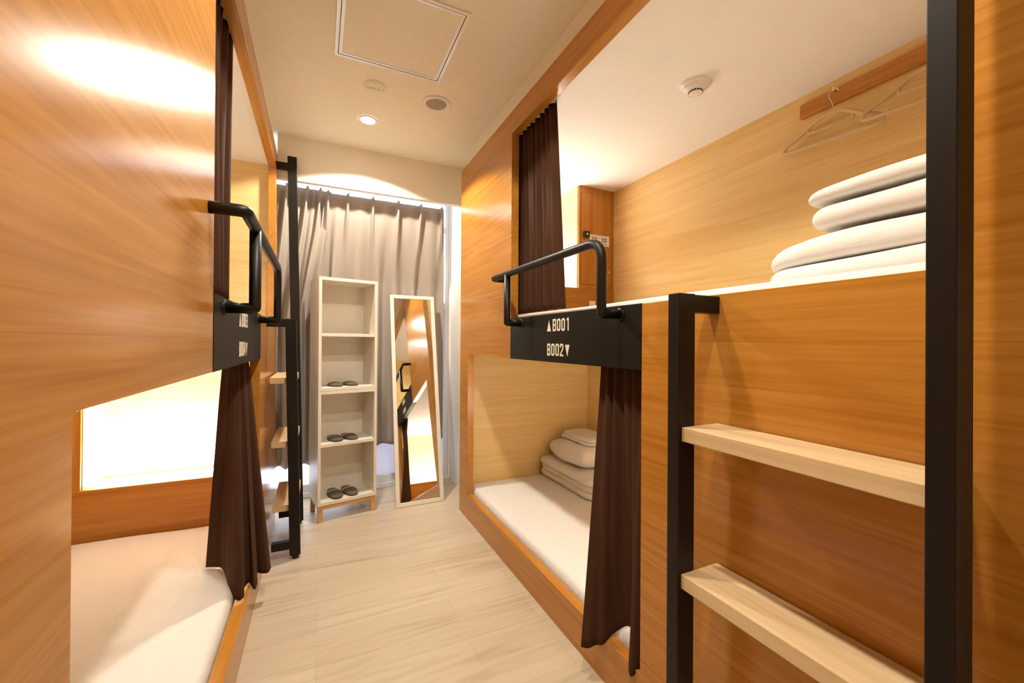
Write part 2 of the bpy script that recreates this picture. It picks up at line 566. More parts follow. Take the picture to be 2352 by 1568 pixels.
# ------------------------------------------------------------------ the room
H = 2.684
struct('floor', B(-1.46, -1.35, -0.08, 2.16, 3.75, 0.0), M['floor'])
struct('ceiling', B(-1.46, -1.35, H, 2.16, 3.75, H+0.1), M['ceil'])
struct('wall_left', B(-1.50, -1.35, 0, -1.39, 3.75, H), M['paint'])
bm = B(2.10, -1.35, 0, 2.20, 2.97, H); box(bm, 1.10, 2.97, 0, 2.20, 3.75, H)
struct('wall_right', bm, M['paint'])
struct('wall_back', B(-1.39, -1.35, 0, 2.10, -1.25, H), M['paint'])
# window wall with one large opening
WX0, WX1, WZ0, WZ1, WY = -0.85, 1.085, 0.03, 2.575, 3.68
bm = bmesh.new()
box(bm, -1.39, WY, 0, WX0, WY+0.12, H); box(bm, WX1, WY, 0, 1.10, WY+0.12, H)
box(bm, WX0, WY, 0, WX1, WY+0.12, WZ0); box(bm, WX0, WY, WZ1, WX1, WY+0.12, H)
struct('wall_window', bm, M['paint'])
bm = bmesh.new()
y0, y1 = WY+0.015, WY+0.075
for a in ((WX0, WZ0, WX0+.05, WZ1), (WX1-.035, WZ0, WX1, WZ1), (WX0+.05, WZ0, WX1-.035, WZ0+.07), (WX0+.05, WZ1-.03, WX1-.035, WZ1),
          (0.22, WZ0+.07, 0.29, 2.25), (WX0+.05, 2.25, WX1-.035, 2.30)):
    box(bm, a[0], y0, a[1], a[2], y1, a[3], 0, 0.004)
box(bm, 0.29, y0, 1.55, WX1-.035, y1, 1.61, 0, 0.004)
box(bm, WX0+.001, WY-0.015, WZ0-0.0295, WX1-.001, WY-0.0005, WZ0+0.012, 0, 0.003)
win = struct('window_1', bm, M['upvc'])
link('window_pane', B(WX0+.04, WY+.04, WZ0+.06, 0.23, WY+.046, 2.26), M['glass'], win)
link('window_pane', B(0.28, WY+.04, 1.60, WX1-.03, WY+.046, 2.26), M['glass'], win)
link('window_pane', B(WX0+.04, WY+.04, 2.29, WX1-.03, WY+.046, WZ1-.02), M['glass'], win)
link('frosted_pane', B(0.28, WY+.04, WZ0+.06, WX1-.03, WY+.046, 1.56), M['frost'], win)
# bulkhead above the curtains, with the slim curtain track on its lower edge
bm = B(-0.266, 3.25, 2.375, 1.0995, 3.295, H)
struct('trim_1', bm, M['paint'])
# cream fillets where the bunks meet the ceiling
struct('trim_2', B(1.010, 0.18, 2.5335, 2.09, 2.965, H), M['paint'])
struct('trim_3', B(-1.388, 0.50, 2.5335, -0.292, 3.27, H), M['paint'])

# ------------------------------------------------------------------ bunk beds (one design, the second turned half round)
RX, RY = 0.962, 1.57                       # front face centre of the right-hand bunks
LX, LY = -0.265, 1.882                      # same point of the left-hand bunks
ORI = Vector((RX, RY, 0))
def bpart(name, bm, mat, parent, bev=0.0):
    bmesh.ops.translate(bm, vec=-ORI, verts=bm.verts[:])
    o = link(name, bm, mat, parent)
    if bev: bevel_mod(o, bev)
    return o

XF, XI, XB = 0.962, 1.007, 2.08
def text_marks(rows):
    """condensed sign lettering as thin raised shapes; local plane: s to the right (towards -Y), z up"""
    bm = bmesh.new()
    def poly(pts):
        vs = [bm.verts.new((0.9598, -s, z)) for s, z in pts]
        f = bm.faces.new(vs)
        r = bmesh.ops.extrude_face_region(bm, geom=[f])
        for v in [e for e in r['geom'] if isinstance(e, bmesh.types.BMVert)]:
            v.co.x += 0.001
    def ring(x0, z0, x1, z1, t, c, ci=None):
        ci = c*0.55 if ci is None else ci
        def octo(a, b_, d, e, k):
            return [(a+k, b_), (d-k, b_), (d, b_+k), (d, e-k), (d-k, e), (a+k, e), (a, e-k), (a, b_+k)]
        O = octo(x0, z0, x1, z1, c); I = octo(x0+t, z0+t, x1-t, z1-t, ci)
        for i in range(8):
            j = (i+1) % 8
            poly([O[i], O[j], I[j], I[i]])
    for (s0, zb, hgt, word) in rows:
        s = s0
        h = hgt; w = h*0.52; t = h*0.15; gap = h*0.15
        for ch in word:
            z0, z1 = zb, zb+h
            if ch == '^':
                ww = h*0.62; poly([(s, z0), (s+ww, z0), (s+ww/2, z0+h*0.92)]); s += ww+gap*2.0; continue
            if ch == 'v':
                ww = h*0.62; s += gap*0.7; poly([(s, z0+h*0.92), (s+ww/2, z0), (s+ww, z0+h*0.92)]); s += ww+gap; continue
            if ch == '0':
                ring(s, z0, s+w, z1, t, w*0.24)
            elif ch == 'B':
                zm = (z0+z1)/2
                poly([(s, z0), (s+t, z0), (s+t, z1), (s, z1)])
                for zz in (z0, zm-t*0.5, z1-t):
                    poly([(s+t, zz), (s+w-t, zz), (s+w-t, zz+t), (s+t, zz+t)])
                k = t*0.45
                poly([(s+w-t, z0), (s+w-k, z0), (s+w, z0+k), (s+w, zm-k), (s+w-k, zm), (s+w-t, zm)])
                poly([(s+w-t, zm), (s+w-k, zm), (s+w, zm+k), (s+w, z1-k), (s+w-k, z1), (s+w-t, z1)])
            elif ch == '1':
                poly([(s+w*.45, z0), (s+w*.45+t, z0), (s+w*.45+t, z1), (s+w*.45, z1)])
                poly([(s+w*.12, z1-t*1.5), (s+w*.45, z1-t*1.0), (s+w*.45, z1), (s+w*.30, z1)])
                s -= w*0.12
            elif ch == '2':
                poly([(s, z0), (s+w, z0), (s+w, z0+t), (s, z0+t)])
                poly([(s, z0+t), (s+t*1.15, z0+t), (s+w, z0+h*.60), (s+w-t, z0+h*.62)])
                poly([(s+w-t, z0+h*.62), (s+w, z0+h*.60), (s+w, z1-t*.7), (s+w-t*.7, z1), (s+w-t, z1-t)])
                poly([(s+t*.7, z1), (s+t, z1-t), (s+w-t, z1-t), (s+w-t*.7, z1)])
                poly([(s, z1-t*.7), (s, z1-t*2.0), (s+t, z1-t*2.0), (s+t, z1-t), (s+t*.7, z1)])
            elif ch == '3':
                zm = (z0+z1)/2
                poly([(s+w-t, z0+t), (s+w-t*.6, z0), (s+w, z0+t*.6), (s+w, zm-t*.2), (s+w-t*.4, zm), (s+w-t, zm-t*.5)])
                poly([(s+w-t, zm+t*.5), (s+w-t*.4, zm), (s+w, zm+t*.2), (s+w, z1-t*.6), (s+w-t*.6, z1), (s+w-t, z1-t)])
                poly([(s+t*.6, z0), (s+w-t*.6, z0), (s+w-t, z0+t), (s+t, z0+t), (s, z0+t*1.2), (s, z0+t*.6)])
                poly([(s+t*.6, z1), (s, z1-t*.6), (s, z1-t*1.2), (s+t, z1-t), (s+w-t, z1-t), (s+w-t*.6, z1)])
                poly([(s+t, zm-t*.5), (s+w-t, zm-t*.5), (s+w-t*.4, zm), (s+w-t, zm+t*.5), (s+t, zm+t*.5)])
            elif ch == '4':
                poly([(s+w-t*1.5, z0), (s+w-t*.5, z0), (s+w-t*.5, z1), (s+w-t*1.5, z1)])
                poly([(s, z0+h*.22), (s+w-t*1.5, z0+h*.22), (s+w-t*1.5, z0+h*.22+t), (s, z0+h*.22+t)])
                poly([(s+w-t*.5, z0+h*.22), (s+w, z0+h*.22), (s+w, z0+h*.22+t), (s+w-t*.5, z0+h*.22+t)])
                poly([(s, z0+h*.22+t), (s+t, z0+h*.22+t), (s+w-t*1.5, z1-t*.8), (s+w-t*1.5, z1)])
            s += w+gap
    return bm

def make_bunk(name, label, loc, rotz, up, down):
    root = thing(name, label, 'bunk bed', loc, rotz, 'timber bunk units along the aisle')
    P = lambda n, bm, mt, bev=0.0, par=root: bpart(n, bm, mt, par, bev)
    # front frame with the two staggered openings
    ys = [0.18, 0.291, 1.045, 2.067, 2.784, 2.96]
    zs = [0.0, 0.166, 1.163, 1.382, 2.409, 2.533]
    def solid(y, z):
        if 0.291 < y < 2.067 and 1.382 < z < 2.409: return False
        if 1.045 < y < 2.784 and 0.166 < z < 1.163: return False
        if 1.045 < y < 2.067 and 1.163 < z < 1.382: return False
        return True
    bm = bmesh.new(); cells(bm, ys, zs, solid, XF, XI)
    P('front_panel', bm, M['wood_front'], 0.0012)
    pl = P('number_plate', B(0.9605, 1.045, 1.1625, 1.009, 2.067, 1.383), M['plate'], 0.001)
    pl['label'] = 'black number plate with cream bunk numbers'
    for row in ((-1.662, 1.303, 0.055, '^'+up), (-1.660, 1.192, 0.055, down+'v')):
        bpart('number_lettering', text_marks([row]), M['letter'], pl)
    # carcass
    P('back_panel', B(XB, 0.18, 0, XB+0.018, 2.96, 2.45), M['wood_in_y'])
    P('end_panel', B(XI, 2.91, 0, XB, 2.96, 2.533), M['wood_in_x'])
    P('end_panel', B(XI, 0.18, 0, XB, 0.255, 2.533), M['wood_in_x'])
    P('base_deck', B(XI, 0.255, 0, XB, 2.91, 0.06), M['wood_front'])
    P('upper_deck', B(XI, 0.255, 1.195, XB, 2.91, 1.362), M['wood_in_y'])
    P('ceiling_panel', B(XI, 0.255, 1.186, XB, 2.91, 1.195), M['ceil_white'])
    P('ceiling_panel', B(XI, 0.255, 2.432, XB, 2.91, 2.45), M['ceil_white'])
    P('top_panel', B(XI, 0.255, 2.515, XB, 2.91, 2.533), M['wood_in_y'])
    # upper headboard at the far end: lit niche beside a small cupboard
    P('headboard', B(XI, 2.57, 1.362, XB, 2.59, 1.662), M['wood_front_x'], 0.0012)
    P('niche_shelf', B(XI, 2.59, 1.645, XB, 2.91, 1.662), M['wood_in_x'])
    cab = P('niche_cupboard', B(1.756, 2.575, 1.662, XB, 2.91, 2.432), M['wood_front_z'], 0.0012)
    bm = bmesh.new()
    P('cupboard_side', B(1.752, 2.592, 1.6625, 1.7565, 2.91, 2.4315), M['wood_niche_lit'], 0, cab)  # thin skin carrying the painted-in glow on the cupboard flank
    P('cupboard_gap', B(1.7745, 2.5735, 1.6915, 2.0575, 2.5755, 2.3865), M['dark_gap'], 0, cab)
    P('cupboard_door', B(1.7765, 2.5715, 1.6935, 2.0555, 2.578, 2.3845), M['wood_front_z'], 0.001, cab)
    bm = bmesh.new(); lathe(bm, [(0, 0.004), (0.008, 0.004), (0.010, 0.002), (0.010, 0)], seg=20)
    bm.transform(Matrix.Translation((2.035, 2.5715, 1.80)) @ Matrix.Rotation(pi/2, 4, 'X'))
    P('door_latch', bm, M['steel'], 0, cab)
    P('niche_back', B(XI, 2.9, 1.6625, 1.752, 2.9095, 2.4315), M['wood_niche_lit'])  # thin facing added to hold the lit laminate tone
    P('strip_light', B(1.04, 2.785, 1.6625, 1.735, 2.830, 1.668), M['led'])
    # lower headboard at the near end
    P('headboard', B(XI, 0.55, 0.06, XB, 0.57, 0.465), M['wood_front_x'], 0.0012)
    P('niche_shelf', B(XI, 0.255, 0.448, XB, 0.55, 0.465), M['wood_in_x'])
    cab2 = P('niche_cupboard', B(1.812, 0.255, 0.465, XB, 0.566, 1.195), M['wood_front_z'], 0.0012)
    P('cupboard_side', B(1.808, 0.256, 0.4655, 1.8125, 0.55, 1.1945), M['wood_niche_lit'], 0, cab2)
    P('cupboard_door', B(1.845, 0.564, 0.495, XB-0.02, 0.569, 1.165), M['wood_front_z'], 0.001, cab2)
    P('niche_back', B(XI, 0.2555, 0.4655, 1.808, 0.303, 1.1855), M['wood_niche_lit'])
    P('strip_light', B(1.04, 0.385, 0.4655, 1.79, 0.430, 0.471), M['led_low'])
    # tubular guard rail
    XR, ZR, R = 0.879, 1.604, 0.0168
    rail = bpart('guard_rail', bmesh.new(), M['black'], root)
    bm = bmesh.new()
    tube(bm, bend([(XF+0.002, 2.125, ZR), (XR, 2.125, ZR), (XR, 1.151, ZR), (XR, 1.151, 1.352), (XF+0.004, 1.151, 1.352)], [0.022, 0.075, 0.004], 8), R, 18)
    tube(bm, bend([(XR, 1.935, ZR), (XR, 1.935, 1.352), (XF+0.004, 1.935, 1.352)], 0.004, 4), R, 18)
    for yy in (1.151, 1.935):
        b2 = bmesh.new(); lathe(b2, [(0, 0.006), (0.022, 0.006), (0.024, 0.003), (0.024, 0)], seg=24)
        b2.transform(Matrix.Translation((0.9608, yy, 1.352)) @ Matrix.Rotation(-pi/2, 4, 'Y'))
        me = bpy.data.meshes.new('t'); b2.to_mesh(me); bm.from_mesh(me); bpy.data.meshes.remove(me); b2.free()
    bmesh.ops.translate(bm, vec=-ORI, verts=bm.verts[:])
    bmesh.ops.recalc_face_normals(bm, faces=bm.faces[:])
    bm.to_mesh(rail.data); bm.free()
    rail['label'] = 'black tubular guard rail'
    return root

bunk_r = make_bunk('bunk_bed', 'honey wood bunk unit on the right with the B001 B002 sign', (RX, RY, 0), 0, 'B001', 'B002')
bunk_l = make_bunk('bunk_bed', 'honey wood bunk unit on the left with glare on its tall blank panel', (LX, LY, 0), pi, 'B003', 'B004')

# a powder outlet and printed notice inside the right upper bunk
o = thing('notice', 'small white printed notice on the cupboard door of the right upper bunk', 'notice', (1.942, 2.5712, 1.998))
link('sheet', B(-0.092, -0.0012, -0.002, 0.092, 0, 0.078), M['paper'], o)
for cx_, n_ in ((-0.045, 4), (0.045, 4)):
    bm = bmesh.new()
    for i in range(2):
        for j in range(2):
            box(bm, cx_-0.024+i*0.026, -0.0018, 0.028+j*0.018, cx_-0.006+i*0.026, -0.001, 0.041+j*0.018)
    for j in range(2):
        box(bm, cx_-0.024, -0.0018, 0.008+j*0.007, cx_+0.022, -0.001, 0.0105+j*0.007)
    link('printed_marks', bm, M['ink'], o)
o = thing('door_lock', 'small black box lock beside the white notice in the right upper bunk', 'lock', (1.815, 2.5712, 2.045))
link('case', B(-0.023, -0.022, 0, 0.023, 0, 0.045, bev=0.003), M['slot'], o)
bm = bmesh.new(); lathe(bm, [(0, 0.003), (0.009, 0.003), (0.010, 0)], seg=18)
bm.transform(Matrix.Translation((0, -0.022, 0.022)) @ Matrix.Rotation(pi/2, 4, 'X'))
link('keyhole', bm, M['steel'], o)
o = thing('power_outlet', 'white power outlet low on the headboard of the right upper bunk', 'outlet', (1.872, 2.5695, 1.50))
link('cover_plate', B(-0.026, -0.012, 0, 0.026, 0, 0.07, bev=0.003), M['white_plastic'], o)
link('socket_slots', B(-0.008, -0.0126, 0.028, -0.005, -0.0115, 0.042), M['slot'], o)

# ------------------------------------------------------------------ mattresses
def mattress(name, label, x0, y0, z0, x1, y1, z1, seed, **k):
    o = link(name, mattress_bm(x0, y0, z0, x1, y1, z1, seed=seed, **k), M['linen'], None, True, ((x0+x1)/2, (y0+y1)/2, z0))
    return tag(o, label, 'mattress', 'white mattresses in the bunks')
mattress('mattress', 'white mattress in the lower right bunk behind the wooden kerb', 1.013, 0.578, 0.0605, 2.074, 2.904, 0.205, 1)
mattress('mattress', 'white mattress edge above the plank of the upper right bunk', 1.010, 0.306, 1.3625, 2.074, 2.563, 1.408, 2, r=0.02, wr=0.002)
fx = lambda x: 0.697-x
fy = lambda y: 3.452-y
mattress('mattress', 'white mattress in the lower left bunk under the glowing niche', fx(2.074), fy(2.904), 0.0605, fx(1.013), fy(0.578), 0.205, 3)
mattress('mattress', 'white mattress of the upper left bunk, barely showing above the black plate', fx(2.074), fy(2.563), 1.3625, fx(1.010), fy(0.306), 1.400, 4, r=0.02, wr=0.002)

# ------------------------------------------------------------------ bedding
GQ = 'folded bedding stacked in the right bunks'
def bed(name, bm, label, cat, origin, mat='linen'):
    o = link(name, bm, M[mat], None, True, origin)
    if name == 'pillow':
        md = o.modifiers.new('soft', 'SUBSURF'); md.levels = 1; md.render_levels = 1
    return tag(o, label, cat, GQ)
bed('folded_quilt', folded_bm(1.19, 0.33, 1.412, 1.98, 0.79, 1.548, 2, seed=3, taper=0.38), 'thick white quilt folded in two on the upper right mattress', 'quilt', (1.58, 0.56, 1.41))
bed('pillow', folded_bm(1.20, 0.335, 1.563, 1.80, 0.690, 1.627, 1, seed=4, taper=0.25), 'lower of two white pillows on the upper folded quilt', 'pillow', (1.5, 0.51, 1.560))
bed('pillow', folded_bm(1.205, 0.33, 1.636, 1.80, 0.700, 1.678, 1, seed=9, taper=0.35), 'topmost white pillow of the stack in the upper right bunk', 'pillow', (1.5, 0.51, 1.636))
bed('folded_quilt', folded_bm(1.60, 2.20, 0.212, 2.06, 2.89, 0.350, 3, seed=5), 'white quilt folded in three on the lower right mattress', 'quilt', (1.83, 2.55, 0.207))
bed('pillow', pillow_bm(1.62, 2.32, 0.364, 2.06, 2.88, 0.508, seed=6), 'plump white pillow on the folded quilt in the lower right bunk', 'pillow', (1.84, 2.6, 0.352))
bed('folded_towel', folded_bm(1.74, 2.40, 0.512, 1.98, 2.80, 0.560, 2, seed=8), 'small white folded towel topping the pillow in the lower right bunk', 'towel', (1.86, 2.6, 0.495))

# ------------------------------------------------------------------ brown bunk curtains
def curtain(name, label, top, bot, mat, cat, group, nv=30, prof=lambda v: v, mid=None, thick=0.0025, n=None, hem=True):
    bm = bmesh.new()
    rows = drape(bm, top, bot, nv, n, prof, mid)
    c = sum((v.co for v in rows[0]), Vector())/len(rows[0])
    zb = min(v.co.z for v in rows[-1])
    o = link(name, bm, M[mat], None, True, (c.x, c.y, zb))
    solidify(o, thick)
    return tag(o, label, cat, group)
GB = 'brown privacy curtains of the bunks'
ease = lambda v: v**1.2
NX = (1, 0, 0)
curtain('bunk_curtain', 'dark brown curtain gathered at the window end of the upper right bunk',
        pleats((1.034, 1.715, 2.4305), (1.034, 2.20, 2.4305), 10, 0.014, NX, 11),
        pleats((1.055, 1.66, 1.418), (1.045, 2.20, 1.418), 7, 0.026, NX, 12), 'brown', 'curtain', GB, n=150)
topR = pleats((1.030, 0.95, 1.192), (1.030, 1.345, 1.192), 8, 0.013, NX, 13)
botR = catmull([(1.045, 0.97, 0.218), (1.05, 1.00, 0.216), (1.018, 1.035, 0.212), (0.985, 1.058, 0.175), (0.950, 1.075, 0.14), (0.975, 1.11, 0.175), (1.03, 1.14, 0.212),
                (1.035, 1.19, 0.212), (0.99, 1.215, 0.18), (0.945, 1.215, 0.155), (0.93, 1.235, 0.145), (0.90, 1.245, 0.135), (0.885, 1.268, 0.13)], 10)
curtain('bunk_curtain', 'dark brown curtain at the near side of the lower right bunk opening',
        topR, botR, 'brown', 'curtain', GB, n=170, prof=lambda v: v**1.1, nv=36)
curtain('bunk_curtain', 'narrow sliver of brown curtain beside the blank panel of the upper left bunk',
        pleats((-0.328, 1.33, 2.4305), (-0.328, 1.93, 2.4305), 9, 0.016, NX, 15),
        pleats((-0.335, 1.33, 1.412), (-0.335, 1.96, 1.412), 7, 0.022, NX, 16), 'brown', 'curtain', GB, n=140)
topL = pleats((-0.330, 1.90, 1.19), (-0.330, 2.43, 1.19), 7, 0.014, NX, 17)
botL = catmull([(-0.46, 2.30, 0.215), (-0.425, 2.285, 0.215), (-0.392, 2.26, 0.215), (-0.36, 2.17, 0.213), (-0.335, 2.09, 0.205), (-0.30, 2.03, 0.176), (-0.278, 2.045, 0.176), (-0.285, 2.11, 0.18),
                (-0.272, 2.16, 0.172), (-0.250, 2.135, 0.15), (-0.245, 2.19, 0.15), (-0.258, 2.29, 0.145), (-0.235, 2.285, 0.142), (-0.212, 2.285, 0.14), (-0.205, 2.33, 0.14)], 10)
curtain('bunk_curtain', 'dark brown curtain spilling over the kerb of the lower left bunk',
        topL, botL, 'brown', 'curtain', GB, n=190, prof=lambda v: v**0.9, nv=36)

# ------------------------------------------------------------------ greige window curtains
GG = 'greige window curtains'
def sstep(t):
    t = max(0.0, min(1.0, t))
    return 0.55*t + 0.45*t*t*(3-2*t)
def pinch(p0, p1, xs, depth, seed):
    """heading line with sharp pinch pleats at the given x positions"""
    rnd = random.Random(seed)
    pts = [Vector(p0)]
    y = p0[1]; z = p0[2]
    for i, x in enumerate(xs):
        pts += [Vector((x-0.016, y+0.004, z)), Vector((x-0.006, y-depth, z)), Vector((x+0.004, y-depth*1.05, z)), Vector((x+0.012, y+0.006, z))]
        if i < len(xs)-1:
            nx_ = xs[i+1]
            pts.append(Vector(((x+nx_)/2, y-0.010*rnd.uniform(.4, 1.2), z-0.004)))
    pts.append(Vector(p1))
    return catmull(pts, 5)
def push_back(p, u, v):
    # shelf and mirror press the lower cloth towards the window
    t = max(0.0, min(1.0, (v-0.08)/0.3)); t = t*t*(3-2*t)
    p.y = min(p.y, 3.66)
    return p
topG = pinch((0.032, 3.40, 2.373), (0.950, 3.40, 2.373), [0.059, 0.198, 0.379, 0.573, 0.753, 0.927], 0.046, 21)
botG = pleats((-0.03, 3.615, 0.385), (1.015, 3.615, 0.385), 7, 0.033, (0, 1, 0), 22, 0.35)
curtain('window_curtain', 'wide greige pinch pleated curtain behind the shelf and mirror', topG, botG, 'grey', 'curtain', GG,
        n=220, prof=lambda v: sstep(v/0.32), nv=50)
topH = pinch((-0.42, 3.45, 2.397), (0.08, 3.45, 2.397), [-0.321, -0.215, -0.081, 0.008], 0.055, 23)
botH = pleats((-0.46, 3.55, 0.30), (-0.06, 3.52, 0.30), 5, 0.055, (0, 1, 0), 24, 0.3)
curtain('window_curtain', 'narrow greige curtain panel hanging behind the far ladder', topH, botH, 'grey', 'curtain', GG,
        n=140, prof=lambda v: sstep(v/0.5), nv=40)
o = thing('curtain_track', 'slim white curtain track under the bulkhead by the window', 'curtain track', (0.40, 3.40, 2.655))
link('rail', B(-0.61, -0.03, 0, 0.61, 0.12, 0.02, bev=0.002), M['alu'], o)

# ------------------------------------------------------------------ ladders
def make_ladder(name, label, loc, rotz, lean):
    root = thing(name, label, 'ladder', loc, rotz, 'black bunk ladders with wooden treads')
    sh = lambda z: -lean*(1.37-z)                  # the foot stands a touch further into the aisle
    def bar(bm, x0, y0, z0, x1, y1, z1, bev=0.002):
        b2 = bmesh.new(); box(b2, x0, y0, z0, x1, y1, z1, 0, bev)
        for v in b2.verts: v.co.x += sh(v.co.z)
        me = bpy.data.meshes.new('t'); b2.to_mesh(me); bm.from_mesh(me); bpy.data.meshes.remove(me); b2.free()
    # local: x = depth from the bunk face (0 = face, negative = aisle), y along the bunk
    PX0, PX1 = -0.147, -0.091
    for (y0, y1, top) in ((-0.018, 0.018, 1.378), (-0.513, -0.479, 2.505)):
        bm = bmesh.new(); bar(bm, PX0, y0, 0.02, PX1, y1, top)
        link('post', bm, M['black'], root)
        bm = bmesh.new()
        zt = 1.331 if top < 2 else 2.412
        bar(bm, PX1-0.002, y0, zt, 0.0, y1, zt+0.045)
        for v in bm.verts: v.co.x = min(v.co.x, -0.0005)
        link('wall_bracket', bm, M['black'], root)
        bm = bmesh.new(); bar(bm, PX1-0.002, y0, 0.06, 0.0, y1, 0.105)
        for v in bm.verts: v.co.x = min(v.co.x, -0.0005)
        link('wall_bracket', bm, M['black'], root)
        bm = bmesh.new(); lathe(bm, [(0, 0.0), (0.016, 0.0), (0.018, 0.003), (0.018, 0.012), (0.008, 0.014), (0.008, 0.03)], (sh(0)+(PX0+PX1)/2, (y0+y1)/2, 0), 24)
        link('levelling_foot', bm, M['slot'], root)
    for zt in (1.041, 0.673, 0.305):
        bm = bmesh.new(); bar(bm, -0.136, -0.4795, zt-0.036, -0.006, -0.0175, zt, 0.0022)
        o_ = link('tread', bm, M['rung'], root)
        o_['label'] = 'pale ash wood tread'
    return root
make_ladder('bunk_ladder', 'black framed ladder with pale wooden treads in the right foreground', (XF, 0.772, 0), 0, 0.0)
make_ladder('bunk_ladder', 'black framed ladder with wooden treads beside the left bunks and window', (LX, 2.688, 0), pi, 0.0235)

# ------------------------------------------------------------------ shelf unit
ang = math.atan2(0.082, 0.397)
SH = thing('shelf_unit', 'narrow white open shelf unit on a short wooden leg frame', 'shelf', (0.0, 3.114, 0), ang)
SW, SD, T = 0.404, 0.285, 0.020
def sh(name, *a, bev=0.0012, mat='white', par=SH):
    o = link(name, B(*a), M[mat], par); bevel_mod(o, bev); return o
for (z0, z1, zs_) in ((0.115, 0.905, 0.527), (0.906, 1.697, 1.296)):
    bm = B(0, 0, z0, T, SD, z1); box(bm, SW-T, 0, z0, SW, SD, z1)
    carc = link('side_panels', bm, M['white'], SH); bevel_mod(carc, 0.0012)
    sh('bottom_board', T, 0.0005, z0, SW-T, SD, z0+0.022)
    sh('top_board', T, 0.0005, z1-0.022, SW-T, SD, z1)
    sh('shelf_board', T, 0.004, zs_-0.011, SW-T, SD-0.005, zs_+0.011)
    sh('back_board', T, SD-0.008, z0+0.022, SW-T, SD, z1-0.022, mat='white')
bm = B(0.006, 0.008, 0, 0.036, 0.038, 0.114)
for (x0, y0) in ((SW-0.036, 0.008), (0.006, SD-0.038), (SW-0.036, SD-0.038)):
    box(bm, x0, y0, 0, x0+0.03, y0+0.03, 0.114)
for i, (x0, y0) in enumerate(((0.006, 0.008), (SW-0.036, 0.008), (0.006, SD-0.038), (SW-0.036, SD-0.038))):
    sh('leg', x0, y0, 0, x0+0.03, y0+0.03, 0.1148, mat='leg_wood')
bm.free()
sh('leg_rail', 0.036, 0.010, 0.085, SW-0.036, 0.030, 0.1148, mat='leg_wood')
sh('leg_rail', 0.036, SD-0.030, 0.085, SW-0.036, SD-0.010, 0.1148, mat='leg_wood')
sh('leg_rail', 0.010, 0.038, 0.085, 0.030, SD-0.038, 0.1148, mat='leg_wood')
sh('leg_rail', SW-0.030, 0.038, 0.085, SW-0.010, SD-0.038, 0.1148, mat='leg_wood')

# slippers, toes to the front
def sole_outline(n=28, Lq=0.24, Wq=0.098):
    pts = []
    for i in range(n):
        a = 2*pi*i/n
        y = Lq/2*sin(a)
        w = Wq/2*(1.0 - 0.16*max(0, sin(a+0.25))*abs(cos(a))**0.3)
        x = w*math.copysign(abs(cos(a))**0.75, cos(a))
        pts.append((x, y+Lq/2))
    return pts
def make_slipper(name, label, loc, rotz):
    root = thing(name, label, 'slipper', loc, rotz, 'pairs of dark felt slippers on the shelf')
    out = sole_outline()
    bm = bmesh.new()
    lo = [bm.verts.new((x, y, 0)) for x, y in out]; hi = [bm.verts.new((x, y, 0.009)) for x, y in out]
    N = len(out)
    for i in range(N):
        f = bm.faces.new((lo[i], lo[(i+1) % N], hi[(i+1) % N], hi[i])); f.smooth = True
    bm.faces.new(lo[::-1]); bm.faces.new(hi)
    link('sole', bm, M['felt'], root)
    # vamp: dome over the toe half (y from 0 to ~0.115)
    bm = bmesh.new()
    nu, nv = 18, 10
    G = []
    for j in range(nv+1):
        t = j/nv
        y = 0.001+0.128*t
        a = math.asin(max(-1, min(1, (y-0.12)/0.12)))
        w = 0.050*(abs(cos(a))**0.75) if t > 0 else 0.014
        hgt = 0.013*(1-(1-t)**2.6)+0.002
        row = []
        for i in range(nu+1):
            u = -1+2*i/nu
            bow = 0.022*(1-u*u)*t           # mouth curves towards the heel in the middle
            row.append(bm.verts.new((w*u, y+bow*0.6*t, 0.009+hgt*(1-abs(u)**2.4)**0.6)))
        G.append(row)
    for j in range(nv):
        for i in range(nu):
            f = bm.faces.new((G[j][i], G[j][i+1], G[j+1][i+1], G[j+1][i])); f.smooth = True
    lip = [v.co.copy() for v in G[-1]]
    up = link('upper', bm, M['felt'], root); solidify(up, 0.003)
    bm = bmesh.new(); tube(bm, lip, 0.0036, 8)
    pp = link('edge_piping', bm, M['piping'], up); pp['label'] = 'beige piping'
    return root
ca, sa = cos(ang), sin(ang)
def on_shelf(x, y, z):
    return (x*ca-y*sa, 3.114+x*sa+y*ca, z+0.0008)
spots = [('bottom', 0.137, 'dark felt slipper on the bottom shelf board', 0.012), ('second', 0.538, 'dark felt slipper on the second shelf board from the floor', 0.022),
         ('third', 0.928, 'dark felt slipper on the third shelf board', 0.030)]
for nm, z, lab, yy in spots:
    for k, (x, side) in enumerate(((0.138, 'left'), (0.249, 'right'))):
        make_slipper('slipper', '%s %s' % (side, lab), on_shelf(x, yy, z), ang+(0.03 if k else -0.04))

# ------------------------------------------------------------------ leaning mirror
mb = Vector((0.535, 3.165, 0.0)); ma = 0.0
tilt = math.radians(12.8)
MR = thing('leaning_mirror', 'tall white framed mirror leaning against the curtain', 'mirror', mb)
MR.rotation_euler = Matrix((Matrix.Rotation(ma, 3, 'Z') @ Matrix.Rotation(-tilt, 3, 'X'))).to_euler()
MW, MH, FW = 0.370, 1.685, 0.030
bm = bmesh.new()
for (a, b_, c_, d) in ((0, 0, FW, MH), (MW-FW, 0, MW, MH), (FW, 0, MW-FW, FW), (FW, MH-FW, MW-FW, MH)):
    box(bm, a, 0, b_, c_, 0.020, d)
for v in bm.verts: v.co.z += 0.002
fr = link('frame', bm, M['white'], MR); bevel_mod(fr, 0.002)
link('mirror_glass', B(FW-0.004, 0.006, FW-0.002, MW-FW+0.004, 0.010, MH-FW+0.006), M['mirror'], MR)
link('backing_board', B(0.004, 0.0105, 0.006, MW-0.004, 0.0185, MH-0.004), M['slot'], MR)

